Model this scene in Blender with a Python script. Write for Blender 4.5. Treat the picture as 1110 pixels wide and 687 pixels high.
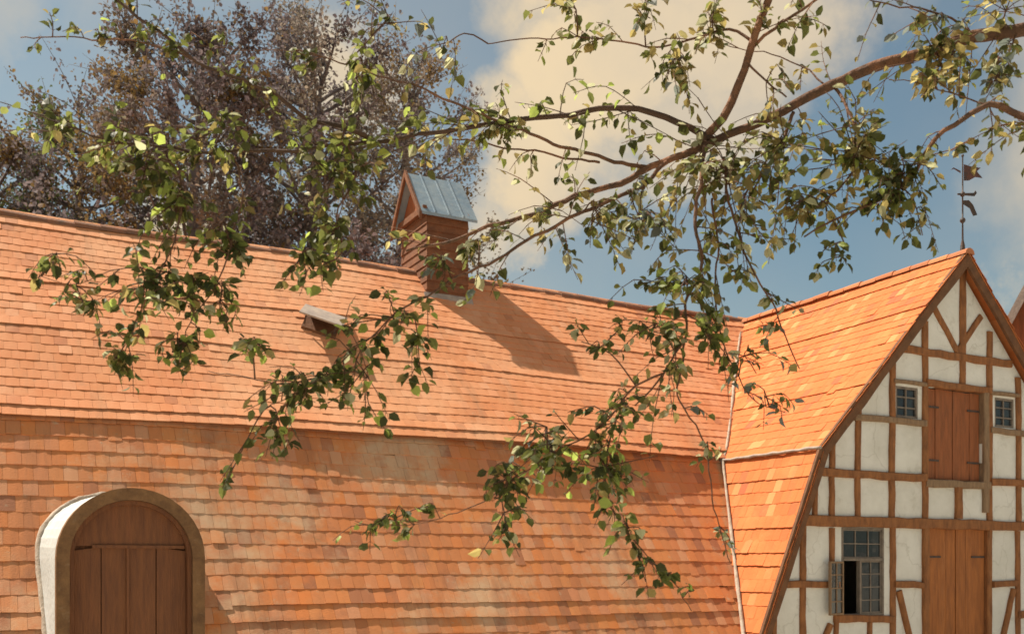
import bpy, math, random
from mathutils import Vector, Matrix
from mathutils.geometry import delaunay_2d_cdt
R = math.radians
rnd = random.Random(11)
scene = bpy.context.scene
for o in list(bpy.data.objects):
    bpy.data.objects.remove(o)
COL = scene.collection

# ------------------------------------------------------------------ camera
ZC = 5.0                                  # eye height: a bank looking across the yard
FPX, HX, HY, W0, H0 = 1094.0, 555.0, 610.0, 1110.0, 687.0
CU, SU = 0.882, 0.472                     # heading: 28 degrees right of +Y
cam = bpy.data.cameras.new('camera')
cam.lens = 36.0 * FPX / W0
cam.sensor_width = 36.0
cam.shift_y = (HY - H0 / 2) / W0
cam.clip_start, cam.clip_end = 0.05, 3000
camo = bpy.data.objects.new('camera', cam)
COL.objects.link(camo)
cam.dof.use_dof = True
cam.dof.focus_distance = 8.5
cam.dof.aperture_fstop = 2.8
camo.location = (0, 0, ZC)
camo.rotation_euler = (R(90), 0, -math.atan2(SU, CU))
scene.camera = camo

# ------------------------------------------------------------------ light
SUN = Vector((-0.385, 0.385, 0.839)).normalized()
sun = bpy.data.lights.new('sun', 'SUN')
sun.energy = 4.6
sun.angle = R(0.5)
sun.color = (1.0, 0.90, 0.76)
suno = bpy.data.objects.new('sun', sun)
COL.objects.link(suno)
suno.rotation_euler = SUN.to_track_quat('Z', 'Y').to_euler()
scene.view_settings.view_transform = 'Standard'
scene.view_settings.look = 'None'
scene.view_settings.exposure = 0.80
scene.view_settings.gamma = 1.0


def ray(px, py):
    a = (px - HX) / FPX
    return Vector((a * CU + SU, -a * SU + CU, (HY - py) / FPX))


def at(px, py, d):
    """world point at depth d metres in front of the viewpoint"""
    return Vector((0, 0, ZC)) + ray(px, py) * d


def onY(px, py, Y):
    """(X, z) where the sight line meets the upright plane at Y"""
    r = ray(px, py)
    t = Y / r.y
    return Vector((r.x * t, ZC + r.z * t))


# ------------------------------------------------------------------ world
world = bpy.data.worlds.new('World')
scene.world = world
world.use_nodes = True
nt = world.node_tree
for n in list(nt.nodes):
    nt.nodes.remove(n)
N = lambda t: nt.nodes.new(t)
L = nt.links.new
out = N('ShaderNodeOutputWorld')
bg = N('ShaderNodeBackground')
sky = N('ShaderNodeTexSky')
sky.sky_type = 'NISHITA'
sky.sun_disc = False
sky.sun_elevation = math.asin(SUN.z)
sky.sun_rotation = math.atan2(SUN.x, SUN.y)
sky.air_density, sky.dust_density, sky.ozone_density = 1.0, 1.6, 1.2
tc = N('ShaderNodeTexCoord')
nz = N('ShaderNodeTexNoise')
nz.inputs['Scale'].default_value = 4.2
nz.inputs['Detail'].default_value = 9
nz.inputs['Roughness'].default_value = 0.6
L(tc.outputs['Generated'], nz.inputs['Vector'])
sub = N('ShaderNodeVectorMath'); sub.operation = 'SUBTRACT'
L(nz.outputs['Color'], sub.inputs[0]); sub.inputs[1].default_value = (.5, .5, .5)
scl = N('ShaderNodeVectorMath'); scl.operation = 'SCALE'
L(sub.outputs[0], scl.inputs[0]); scl.inputs['Scale'].default_value = 0.34
wob = N('ShaderNodeVectorMath'); wob.operation = 'ADD'
L(tc.outputs['Generated'], wob.inputs[0]); L(scl.outputs[0], wob.inputs[1])
prev = None
CLOUDS_AND_FILL = [(785, -20, .13, 1), (735, 45, .125, 1), (660, 100, .12, 1), (590, 165, .12, 1), (520, 225, .10, .8), (610, 215, .09, .8),
          (720, 150, .10, .85), (700, -90, .18, 1), (840, -60, .08, .5), (1095, 275, .07, .6), (1150, 225, .08, .5),
          (345, 55, .10, .9), (215, 215, .09, .9), (-60, -100, .14, .5), (-300, 150, .3, .6), (1400, 60, .3, .7), (150, -400, .4, .6), (1000, -420, .3, .6), (-2200, -900, .8, 1), (3600, -1500, .8, 1)]  # last two: wide clouds out of view, added to brighten the shade
for (px, py, rr, k) in CLOUDS_AND_FILL:
    c = ray(px, py).normalized()
    d = N('ShaderNodeVectorMath'); d.operation = 'DISTANCE'
    L(wob.outputs[0], d.inputs[0]); d.inputs[1].default_value = c
    m = N('ShaderNodeMapRange'); m.interpolation_type = 'SMOOTHSTEP'
    m.inputs['From Min'].default_value = rr * 0.92
    m.inputs['From Max'].default_value = rr * 0.30
    m.inputs['To Max'].default_value = k
    L(d.outputs['Value'], m.inputs['Value'])
    if prev is None:
        prev = m.outputs[0]
    else:
        mx = N('ShaderNodeMath'); mx.operation = 'MAXIMUM'
        L(prev, mx.inputs[0]); L(m.outputs[0], mx.inputs[1]); prev = mx.outputs[0]
# thin veil everywhere, a little uneven
nz2 = N('ShaderNodeTexNoise')
nz2.inputs['Scale'].default_value = 2.3
nz2.inputs['Detail'].default_value = 6
L(tc.outputs['Generated'], nz2.inputs['Vector'])
veil = N('ShaderNodeMapRange')
veil.inputs['From Min'].default_value = .35; veil.inputs['From Max'].default_value = .7
veil.inputs['To Min'].default_value = .06; veil.inputs['To Max'].default_value = .30
L(nz2.outputs[0], veil.inputs['Value'])
mxx = N('ShaderNodeMath'); mxx.operation = 'MAXIMUM'
L(prev, mxx.inputs[0]); L(veil.outputs[0], mxx.inputs[1])
ccol = N('ShaderNodeValToRGB')
ccol.color_ramp.elements[0].position = .30; ccol.color_ramp.elements[0].color = (3.9, 3.3, 2.5, 1)
ccol.color_ramp.elements[1].position = .62; ccol.color_ramp.elements[1].color = (5.0, 3.95, 2.55, 1)
L(nz.outputs[0], ccol.inputs[0])
skm = N('ShaderNodeMixRGB'); skm.blend_type = 'MULTIPLY'; skm.inputs[0].default_value = 1
L(sky.outputs[0], skm.inputs[1]); skm.inputs[2].default_value = (.50, .61, .54, 1)
mix = N('ShaderNodeMixRGB')
L(mxx.outputs[0], mix.inputs[0]); L(skm.outputs[0], mix.inputs[1]); L(ccol.outputs[0], mix.inputs[2])
L(mix.outputs[0], bg.inputs['Color'])
bg.inputs['Strength'].default_value = 0.10
L(bg.outputs[0], out.inputs[0])


# ------------------------------------------------------------------ materials
def material(name, base, rough=.8, var=None, scale=6.0, bump=0.0, bscale=40.0, island=None, spec=.3, stretch=(1, 1, 1),
             patches=None, attr=None, translucent=0.0, backside=None):
    m = bpy.data.materials.new(name)
    m.use_nodes = True
    t = m.node_tree
    b = t.nodes['Principled BSDF']
    b.inputs['Roughness'].default_value = rough
    b.inputs['Specular IOR Level'].default_value = spec
    nn = t.nodes.new
    tc = nn('ShaderNodeTexCoord')
    mp = nn('ShaderNodeMapping'); mp.inputs['Scale'].default_value = stretch
    t.links.new(tc.outputs['Object'], mp.inputs[0])
    rgb = nn('ShaderNodeRGB'); rgb.outputs[0].default_value = (*base, 1)
    col = rgb.outputs[0]
    if attr:
        at_ = nn('ShaderNodeAttribute'); at_.attribute_name = attr
        col = at_.outputs['Color']
    if island:
        g = nn('ShaderNodeNewGeometry')
        cr = nn('ShaderNodeValToRGB')
        cr.color_ramp.interpolation = 'LINEAR'
        els = cr.color_ramp.elements
        while len(els) < len(island):
            els.new(.5)
        for i, c in enumerate(island):
            els[i].position = i / (len(island) - 1)
            els[i].color = (*c, 1)
        t.links.new(g.outputs['Random Per Island'], cr.inputs[0])
        col = cr.outputs[0]
    if var:
        n = nn('ShaderNodeTexNoise'); n.inputs['Scale'].default_value = scale; n.inputs['Detail'].default_value = 8
        n.inputs['Roughness'].default_value = .65
        t.links.new(mp.outputs[0], n.inputs['Vector'])
        r = nn('ShaderNodeMapRange'); r.inputs['From Min'].default_value = .38; r.inputs['From Max'].default_value = .68
        t.links.new(n.outputs[0], r.inputs['Value'])
        x = nn('ShaderNodeMixRGB'); t.links.new(r.outputs[0], x.inputs[0])
        t.links.new(col, x.inputs[1]); x.inputs[2].default_value = (*var, 1)
        col = x.outputs[0]
    for (pc, ps, lo, hi, amt, *st) in (patches or []):
        n = nn('ShaderNodeTexNoise'); n.inputs['Scale'].default_value = ps; n.inputs['Detail'].default_value = 10
        n.inputs['Roughness'].default_value = .7
        if st:
            m2 = nn('ShaderNodeMapping'); m2.inputs['Scale'].default_value = st[0]
            t.links.new(tc.outputs['Object'], m2.inputs[0]); t.links.new(m2.outputs[0], n.inputs['Vector'])
        else:
            t.links.new(mp.outputs[0], n.inputs['Vector'])
        r = nn('ShaderNodeMapRange'); r.inputs['From Min'].default_value = lo; r.inputs['From Max'].default_value = hi
        r.inputs['To Max'].default_value = amt
        t.links.new(n.outputs[0], r.inputs['Value'])
        x = nn('ShaderNodeMixRGB'); t.links.new(r.outputs[0], x.inputs[0])
        t.links.new(col, x.inputs[1]); x.inputs[2].default_value = (*pc, 1)
        col = x.outputs[0]
    t.links.new(col, b.inputs['Base Color'])
    if bump:
        n = nn('ShaderNodeTexNoise'); n.inputs['Scale'].default_value = bscale; n.inputs['Detail'].default_value = 6
        t.links.new(mp.outputs[0], n.inputs['Vector'])
        bp = nn('ShaderNodeBump'); bp.inputs['Strength'].default_value = bump; bp.inputs['Distance'].default_value = .02
        t.links.new(n.outputs[0], bp.inputs['Height'])
        t.links.new(bp.outputs[0], b.inputs['Normal'])
    if translucent:
        tr = nn('ShaderNodeBsdfTranslucent')
        hs = nn('ShaderNodeHueSaturation'); hs.inputs['Value'].default_value = 1.6; hs.inputs['Saturation'].default_value = 1.0
        t.links.new(col, hs.inputs['Color']); t.links.new(hs.outputs[0], tr.inputs[0])
        ms = nn('ShaderNodeMixShader'); ms.inputs[0].default_value = translucent
        t.links.new(b.outputs[0], ms.inputs[1]); t.links.new(tr.outputs[0], ms.inputs[2])
        t.links.new(ms.outputs[0], t.nodes['Material Output'].inputs[0])
    return m


TILE_A = [(.44, .17, .08), (.58, .225, .09), (.61, .245, .105), (.64, .265, .12), (.60, .235, .10), (.62, .25, .105), (.66, .28, .13), (.60, .24, .10), (.63, .26, .12), (.66, .31, .16)]
TILE_B = [(.36, .15, .08), (.54, .195, .072), (.62, .24, .09), (.58, .225, .095), (.60, .21, .07), (.56, .22, .09), (.64, .245, .085), (.66, .22, .065), (.57, .23, .11), (.63, .30, .15)]
TILE_C = [(.44, .12, .05), (.57, .150, .042), (.61, .165, .046), (.59, .157, .044), (.63, .18, .052), (.56, .148, .042), (.61, .172, .05), (.59, .157, .046), (.66, .27, .10)]
M = {}
M['tile_main'] = material('clay_tiles_pale', (.5, .2, .1), .85, island=TILE_A, bump=.22, bscale=70,
                          patches=[((.70, .37, .20), .55, .46, .66, .7), ((.60, .20, .075), .9, .52, .68, .6), ((.30, .17, .10), 2.1, .60, .76, .6), ((.46, .40, .27), 8, .64, .74, .55), ((.36, .20, .11), 2.6, .54, .72, .55, (1, .16, .16))])
M['tile_low'] = material('clay_tiles_weathered', (.5, .2, .1), .85, island=TILE_B, bump=.22, bscale=70,
                         patches=[((.60, .42, .26), .6, .50, .64, .75), ((.72, .21, .05), .8, .55, .68, .6), ((.30, .13, .07), 1.3, .56, .72, .65), ((.48, .41, .28), 7, .61, .72, .6), ((.28, .13, .07), 2.4, .52, .70, .6, (1, .16, .16)), ((.22, .20, .10), 5, .64, .76, .5)])
M['tile_wing'] = material('clay_tiles_bright', (.6, .2, .1), .85, island=TILE_C, bump=.35, bscale=45,
                          patches=[((.70, .27, .09), 1.0, .50, .70, .5), ((.66, .15, .035), .8, .55, .70, .5), ((.34, .12, .05), 3.2, .62, .76, .6), ((.55, .38, .22), 10, .66, .75, .55), ((.38, .15, .07), 2.6, .56, .74, .5, (.16, 1, .16))])
M['ridge'] = material('ridge_clay', (.30, .12, .06), .85, island=[(.24, .10, .05), (.34, .14, .07), (.20, .09, .055)], bump=.6, var=(.16, .10, .07), scale=5)
M['mortar'] = material('lime_mortar', (.48, .40, .32), .9, var=(.34, .25, .18), scale=9, bump=.6, bscale=30)
M['lead'] = material('lead_flashing', (.28, .23, .20), .6, var=(.44, .36, .29), scale=7, bump=.4, bscale=20)
M['plaster'] = material('lime_plaster', (.56, .57, .55), .9, var=(.45, .45, .42), scale=2.2, bump=.5, bscale=18,
                        patches=[((.52, .48, .40), 5, .60, .76, .5)])
M['infill'] = material('aged_lime_infill', (.74, .71, .66), .9, var=(.62, .59, .53), scale=1.6, bump=.5, bscale=14,
                       patches=[((.40, .35, .27), 3.5, .57, .74, .6), ((.82, .80, .74), 1.0, .5, .7, .5), ((.30, .24, .17), 14, .66, .76, .6)])
def cracks(m, col, scale, width, amt):
    t = m.node_tree
    b = t.nodes['Principled BSDF']
    src = b.inputs['Base Color'].links[0].from_socket
    tc = t.nodes.new('ShaderNodeTexCoord')
    n = t.nodes.new('ShaderNodeTexNoise'); n.inputs['Scale'].default_value = 2.5; n.inputs['Detail'].default_value = 6
    mixv = t.nodes.new('ShaderNodeMixRGB'); mixv.inputs[0].default_value = .35
    t.links.new(tc.outputs['Object'], n.inputs['Vector'])
    t.links.new(tc.outputs['Object'], mixv.inputs[1]); t.links.new(n.outputs['Color'], mixv.inputs[2])
    v = t.nodes.new('ShaderNodeTexVoronoi'); v.feature = 'DISTANCE_TO_EDGE'; v.inputs['Scale'].default_value = scale
    t.links.new(mixv.outputs[0], v.inputs['Vector'])
    r = t.nodes.new('ShaderNodeMapRange'); r.inputs['From Min'].default_value = 0; r.inputs['From Max'].default_value = width
    r.inputs['To Min'].default_value = amt; r.inputs['To Max'].default_value = 0
    t.links.new(v.outputs['Distance'], r.inputs['Value'])
    x = t.nodes.new('ShaderNodeMixRGB'); t.links.new(r.outputs[0], x.inputs[0]); t.links.new(src, x.inputs[1]); x.inputs[2].default_value = (*col, 1)
    t.links.new(x.outputs[0], b.inputs['Base Color'])


cracks(M['infill'], (.30, .26, .20), 1.1, .012, .28)
M['timber'] = material('oak_timber', (.32, .128, .045), .8, var=(.17, .066, .026), scale=7, bump=.6, bscale=24, stretch=(2, 2, .6),
                       patches=[((.30, .14, .06), 5, .55, .72, .5)])
M['timber_pale'] = material('weathered_timber', (.30, .19, .11), .85, var=(.18, .11, .065), scale=8, bump=.6, bscale=26, stretch=(2, 2, .5))
M['barge'] = material('bargeboard_wood', (.18, .080, .036), .8, var=(.11, .050, .024), scale=6, bump=.5, bscale=24)
M['door_red'] = material('red_brown_boards', (.33, .105, .038), .75, var=(.20, .070, .028), scale=6, bump=.5, bscale=30, stretch=(3, 3, .35),
                         patches=[((.36, .15, .07), 4, .56, .74, .5)])
M['door_orange'] = material('orange_brown_boards', (.43, .150, .042), .75, var=(.26, .090, .030), scale=6, bump=.5, bscale=30, stretch=(3, 3, .35),
                            patches=[((.46, .22, .09), 4, .56, .74, .5)])
M['door_dark'] = material('dark_stained_boards', (.20, .072, .024), .65, var=(.13, .046, .018), scale=7, bump=.5, bscale=30, stretch=(3, 3, .3), spec=.4,
                          patches=[((.25, .085, .03), 3, .56, .74, .6)])
M['arch'] = material('arch_timber', (.22, .115, .05), .8, var=(.13, .065, .03), scale=7, bump=.6, bscale=22,
                     patches=[((.30, .20, .12), 5, .56, .72, .6)])
M['iron'] = material('dark_iron', (.045, .038, .035), .55, var=(.10, .055, .035), scale=12, bump=.3)
M['zinc'] = material('zinc_sheet', (.26, .32, .36), .5, var=(.16, .23, .30), scale=3.5, bump=.3, bscale=12, spec=.5,
                     patches=[((.34, .32, .27), 6, .55, .72, .6)])
M['slats'] = material('turret_boards', (.20, .080, .036), .8, var=(.12, .05, .025), scale=6, bump=.5, bscale=20)
M['frame'] = material('window_frame_paint', (.24, .19, .15), .7, var=(.14, .11, .09), scale=8, bump=.4)
M['bark'] = material('bark', (.17, .085, .048), .85, var=(.085, .050, .034), scale=9, bump=.9, bscale=35, stretch=(1, 1, 1),
                     patches=[((.34, .15, .075), 5, .50, .68, .8)])
M['bark_dark'] = material('bark_dark', (.105, .060, .040), .85, var=(.06, .038, .028), scale=9, bump=.9, bscale=35, patches=[((.19, .105, .06), 5, .54, .7, .7)])
M['twig'] = material('twig_bark', (.085, .045, .028), .85, var=(.14, .07, .04), scale=9, bump=.4)
M['barkfar'] = material('bark_far', (.13, .105, .10), .9, var=(.19, .16, .15), scale=4, bump=.6)
M['leaf'] = material('leaf', (.1, .15, .03), .5, attr='tint', translucent=.55, spec=.4)
M['leaffar'] = material('leaf_far', (.1, .1, .08), .8, attr='tint', translucent=.25, spec=.2)
M['bounce_ground'] = material('pale_bounce_gravel', (.47, .43, .36), .95, var=(.38, .35, .28), scale=.8, bump=.8, bscale=20, patches=[((.16, .17, .07), .35, .56, .66, .7)])  # unseen ground made pale gravel to bounce warm light into the shade
gl = bpy.data.materials.new('old_glass')
gl.use_nodes = True
gb = gl.node_tree.nodes['Principled BSDF']
gb.inputs['Base Color'].default_value = (.03, .04, .05, 1)
gb.inputs['Roughness'].default_value = .08
gb.inputs['Alpha'].default_value = .72
gn = gl.node_tree.nodes.new('ShaderNodeTexNoise'); gn.inputs['Scale'].default_value = 5
gp = gl.node_tree.nodes.new('ShaderNodeBump'); gp.inputs['Strength'].default_value = .25; gp.inputs['Distance'].default_value = .03
gl.node_tree.links.new(gn.outputs[0], gp.inputs['Height']); gl.node_tree.links.new(gp.outputs[0], gb.inputs['Normal'])
M['glass'] = gl


# ------------------------------------------------------------------ mesh helpers
class MB:
    def __init__(self):
        self.v, self.f, self.c = [], [], []

    def face(self, pts, col=None):
        i = len(self.v)
        self.v += [tuple(p) for p in pts]
        self.f.append(tuple(range(i, i + len(pts))))
        self.c.append(col)

    def block(self, pts8):
        """8 corners: 4 of one end, then the 4 matching corners of the other"""
        i = len(self.v)
        self.v += [tuple(p) for p in pts8]
        for q in ((0, 1, 2, 3), (7, 6, 5, 4), (0, 4, 5, 1), (1, 5, 6, 2), (2, 6, 7, 3), (3, 7, 4, 0)):
            self.f.append(tuple(i + k for k in q)); self.c.append(None)

    def box(self, a, b):
        (x0, y0, z0), (x1, y1, z1) = a, b
        self.block([(x0, y0, z0), (x1, y0, z0), (x1, y1, z0), (x0, y1, z0), (x0, y0, z1), (x1, y0, z1), (x1, y1, z1), (x0, y1, z1)])

    def tube(self, pts, rads, seg=7, lump=0.0):
        n = len(pts)
        i0 = len(self.v)
        up = Vector((0, 0, 1))
        tan0 = (pts[1] - pts[0]).normalized()
        nrm = tan0.cross(up)
        if nrm.length < .1:
            nrm = Vector((1, 0, 0))
        nrm.normalize()
        for k in range(n):
            t = (pts[min(k + 1, n - 1)] - pts[max(k - 1, 0)]).normalized()
            nrm = (nrm - t * nrm.dot(t)).normalized()
            bn = t.cross(nrm)
            for s in range(seg):
                an = 2 * math.pi * s / seg
                r = rads[k] * (1 + (rnd.uniform(-lump, lump) if lump else 0))
                self.v.append(tuple(pts[k] + (nrm * math.cos(an) + bn * math.sin(an)) * r))
        for k in range(n - 1):
            for s in range(seg):
                a = i0 + k * seg + s
                b = i0 + k * seg + (s + 1) % seg
                self.f.append((a, b, b + seg, a + seg)); self.c.append(None)
        self.f.append(tuple(i0 + s for s in range(seg))[::-1]); self.c.append(None)
        self.f.append(tuple(i0 + (n - 1) * seg + s for s in range(seg))); self.c.append(None)

    def build(self, name, mat, parent=None, smooth=False, bevel=0.0):
        me = bpy.data.meshes.new(name)
        me.from_pydata(self.v, [], self.f)
        if any(c is not None for c in self.c):
            a = me.color_attributes.new('tint', 'FLOAT_COLOR', 'CORNER')
            data = []
            for p, c in zip(me.polygons, self.c):
                data += list((*(c or (.1, .1, .1)), 1.0)) * p.loop_total
            a.data.foreach_set('color', data)
        if smooth:
            me.polygons.foreach_set('use_smooth', [True] * len(me.polygons))
        me.materials.append(mat)
        me.update()
        o = bpy.data.objects.new(name, me)
        COL.objects.link(o)
        if parent:
            o.parent = parent
            o.matrix_parent_inverse = parent.matrix_basis.inverted() if parent.type == 'EMPTY' else Matrix()
        if bevel:
            bv = o.modifiers.new('bevel', 'BEVEL'); bv.width = bevel; bv.segments = 2; bv.limit_method = 'ANGLE'
        return o


def thing(name, label, cat, loc, group=None):
    o = bpy.data.objects.new(name, None)
    COL.objects.link(o)
    o.location = loc
    o['label'] = label; o['category'] = cat
    if group:
        o['group'] = group
    return o


def wave(s, v, ph):
    return (.5 * math.sin(s * .55 + ph) + .3 * math.sin(s * 1.3 + v * .9 + ph * 2.1) + .2 * math.sin(v * 2.2 - s * .4 + ph * .7))


def slope(mb, P0, along, upv, length, height, keep=None, expo=.18, wid=.155, ph=0.0, amp=.035, skip=.010):
    """courses of flat clay tiles laid on a slope, every tile its own little slab, over a closed light-stopping deck"""
    along = along.normalized(); upv = upv.normalized()
    nrm = along.cross(upv).normalized()
    if nrm.z < 0:
        nrm = -nrm

    def pt(s, v, h):
        return P0 + along * s + upv * v + nrm * (h + amp * wave(s, v, ph))
    rows = int(math.ceil(height / expo))
    expo = height / rows
    cols = int(math.ceil(length / wid))
    wid = length / cols
    # deck: unseen sheet added under the tiles to stop light leaks
    ns, nv = max(2, int(length / .8)), max(2, int(height / .6))
    for i in range(ns):
        for j in range(nv):
            s0, s1, v0, v1 = length * i / ns, length * (i + 1) / ns, height * j / nv, height * (j + 1) / nv
            if keep and not (keep(pt((s0 + s1) / 2, (v0 + v1) / 2, 0))):
                continue
            mb.face([pt(s0, v0, -.03), pt(s1, v0, -.03), pt(s1, v1, -.03), pt(s0, v1, -.03)])
    for j in range(rows):
        off = .5 * wid if j % 2 else 0
        rowlift = rnd.uniform(-.001, .004) if rnd.random() < .78 else rnd.uniform(.010, .018)
        rowshift = rnd.uniform(-.02, .02)
        for i in range(-1, cols + 1):
            s0 = i * wid + off + rowshift
            s1 = s0 + wid
            s0, s1 = max(0, s0), min(length, s1)
            if s1 - s0 < .03:
                continue
            vm = j * expo
            if keep and not keep(pt((s0 + s1) / 2, vm + expo * .5, 0)):
                continue
            if rnd.random() < skip and j > 0:
                vm -= rnd.uniform(.02, .07)
            g = .0012
            dv0 = rnd.uniform(-.006, .006); dv1 = dv0 + rnd.uniform(-.004, .004)
            lo = .008 + rowlift + rnd.uniform(-.002, .003) + (rnd.uniform(.0, .010) if rnd.random() < .06 else 0)
            hi = .001
            cam_ = .002
            top = vm + expo + .05
            th = .010
            sm = (s0 + s1) / 2
            a0, a1, a2 = pt(s0 + g, vm + dv0, lo), pt(sm, vm + (dv0 + dv1) / 2 - .003, lo + cam_), pt(s1 - g, vm + dv1, lo)
            b0, b1, b2 = pt(s0 + g, top, hi), pt(sm, top, hi + cam_), pt(s1 - g, top, hi)
            c0, c1, c2 = a0 - nrm * th, a1 - nrm * th, a2 - nrm * th
            k = len(mb.v)
            mb.v += [tuple(p) for p in (a0, a1, a2, b0, b1, b2, c0, c1, c2, b0 - nrm * th, b2 - nrm * th)]
            for q in ((0, 1, 4, 3), (1, 2, 5, 4), (6, 7, 1, 0), (7, 8, 2, 1), (9, 6, 0, 3), (8, 10, 5, 2)):
                mb.f.append(tuple(k + x for x in q)); mb.c.append(None)


def ridge_caps(mb, A, B, r=.13, n=None, sag=None):
    d = (B - A)
    n = n or int(d.length / .36)
    t = d.normalized()
    side = t.cross(Vector((0, 0, 1))).normalized()
    for i in range(n):
        p = A + d * (i / n); q = A + d * ((i + 1) / n) + t * .05
        jz = rnd.uniform(-.012, .012)
        s0 = Vector((0, 0, sag(i / n) + jz)) if sag else Vector((0, 0, jz))
        s1 = Vector((0, 0, sag((i + 1) / n) + jz)) if sag else Vector((0, 0, jz))
        r0, r1 = r * rnd.uniform(1.02, 1.12), r * rnd.uniform(.92, .98)
        k = len(mb.v)
        S = 7
        for s in range(S):
            an = math.pi * s / (S - 1)
            mb.v.append(tuple(p + s0 + side * math.cos(an) * r0 + Vector((0, 0, math.sin(an) * r0 * .9))))
        for s in range(S):
            an = math.pi * s / (S - 1)
            mb.v.append(tuple(q + s1 + side * math.cos(an) * r1 + Vector((0, 0, math.sin(an) * r1 * .9))))
        for s in range(S - 1):
            mb.f.append((k + s, k + s + 1, k + S + s + 1, k + S + s)); mb.c.append(None)
        mb.f.append(tuple(k + s for s in range(S))); mb.c.append(None)


# ------------------------------------------------------------------ ground
def bank(x, y):
    d = y - .15 * x
    t = min(1, max(0, (9.0 - d) / 6.0))
    t = t * t * (3 - 2 * t)
    fade = min(1, max(0, (60 - math.hypot(x, y)) / 30))
    return 3.4 * t * fade


mb = MB()
xs = [-1500, -600, -200, -100] + [-60 + 3 * i for i in range(41)] + [100, 200, 600, 1500]
for i in range(len(xs) - 1):
    for j in range(len(xs) - 1):
        mb.face([(x, y, bank(x, y)) for x, y in ((xs[i], xs[j]), (xs[i + 1], xs[j]), (xs[i + 1], xs[j + 1]), (xs[i], xs[j + 1]))])
g = mb.build('ground', M['bounce_ground'], smooth=True)
g['kind'] = 'structure'

# ------------------------------------------------------------------ the long barn
D, ZB = 13.11, 6.84                      # knee of the mansard roof
YR, ZR = 16.20, 9.97                     # ridge
XL, XEND = -7.0, 15.5
TLOW = 1.5                               # steep lower slope (rise over run)
ZE = 2.7
YE = D - (ZB - ZE) / TLOW                # eaves
G = 11.0                                 # gable front of the wing
XR, ZWR = 14.06, 9.96
XB, ZWB = 10.88, 6.65
XE, ZWE = 9.23, 2.70


def z_wing(x):
    d = abs(x - XR)
    k = XR - XB
    if d <= k:
        return ZWR - (ZWR - ZWB) * d / k
    return ZWB - (d - k) * (ZWB - ZWE) / (XB - XE)


def z_main(y):
    if y >= D:
        return ZB + (ZR - ZB) * (y - D) / (YR - D)
    return ZB - (D - y) * TLOW


barn = thing('barn', 'long barn under a sunlit orange mansard tile roof, with small ridge turret and arched dormer', 'barn', (4, 14, 0))
keep_main = lambda p: p.z > z_wing(p.x) - .30 or p.x < XE
X1 = 15.0
mb = MB()
slope(mb, Vector((XL, D - .18, ZB - .18 * (ZR - ZB) / (YR - D) + .085)), Vector((1, 0, 0)), Vector((0, YR - D, ZR - ZB)), X1 - XL,
      math.hypot(YR - D + .18, (ZR - ZB) * (YR - D + .18) / (YR - D)), keep_main, ph=.6, amp=.045)
upper_roof = mb.build('upper_roof', M['tile_main'], barn)
mb = MB()
slope(mb, Vector((XL, YE, ZE)), Vector((1, 0, 0)), Vector((0, D - YE, ZB - ZE)), X1 - XL, math.hypot(D - YE, ZB - ZE) - .02, keep_main, ph=2.2, amp=.045, expo=.22, skip=.012)
lower_roof = mb.build('lower_roof', M['tile_low'], barn)
# rear slopes, only a closed shell of the same tiles
mb = MB()
YB_ = 2 * YR
slope(mb, Vector((X1, YB_ - D, ZB)), Vector((-1, 0, 0)), Vector((0, -(YR - D), ZR - ZB)), X1 - XL, math.hypot(YR - D, ZR - ZB) - .01, None, expo=.4, wid=.4)
slope(mb, Vector((X1, YB_ - YE, ZE)), Vector((-1, 0, 0)), Vector((0, -(D - YE), ZB - ZE)), X1 - XL, math.hypot(D - YE, ZB - ZE), None, expo=.4, wid=.4)
mb.build('rear_roof', M['tile_main'], barn)
sagf = lambda t: .045 * wave((X1 - XL) * t, math.hypot(YR - D, ZR - ZB), .6) * .7
mb = MB()
ridge_caps(mb, Vector((XL, YR, ZR - .02)), Vector((X1 - 1.0, YR, ZR - .02)), .12, sag=sagf)
mb.build('ridge_tiles', M['ridge'], barn)
mb = MB()   # timber plate in the shadow under the knee
mb.box((XL, D + .02, ZB - .16), (XB + .3, D + .16, ZB - .02))
mb.build('knee_plate', M['barge'], barn)
mb = MB()
mb.box((XL + .2, YE + .35, 0), (XE + .2, YE + .65, ZE + .35))
mb.build('wall', M['plaster'], barn)
mb = MB()
mb.box((XL + .2, YB_ - YE - .65, 0), (X1, YB_ - YE - .35, ZE + .35))
mb.build('wall', M['plaster'], barn)
mb = MB()
prof = [(YE + .36, 0), (YB_ - YE - .36, 0), (YB_ - YE - .36, ZE + .2), (YB_ - D, ZB - .1), (YR, ZR - .12), (D, ZB - .1), (YE + .36, ZE + .2)]
for xx in (XL + .25, X1 - .05):
    mb = MB()
    mb.face([(xx, y, z) for y, z in prof])
    mb.build('end_wall', M['plaster'], barn)

# valley gutter between the two roofs
mb = MB()
vp = [Vector((XE + .25, YE, ZE)), Vector((XB, D, ZWB)), Vector((XR, YR, ZR))]
y_low = lambda z: D - (ZB - z) / TLOW
x_low = lambda z: XB - (ZWB - z) * (XB - XE) / (ZWB - ZWE)
pts = []
for k in range(15):
    z = ZE + (ZWB - ZE) * k / 14
    pts.append(Vector((x_low(z), y_low(z), z)))
for k in range(1, 14):
    z = ZWB + (ZR - ZWB) * k / 13
    pts.append(Vector((XR - (ZWR - z) * (XR - XB) / (ZWR - ZWB), D + (z - ZB) * (YR - D) / (ZR - ZB), z)))
pts = [p + Vector((-.035, -.035, .03)) for p in pts]
mb.tube(pts, [.027 * rnd.uniform(.8, 1.25) for _ in pts], 6, .15)
mb.build('valley_mortar', M['mortar'], barn, smooth=True)

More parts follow.
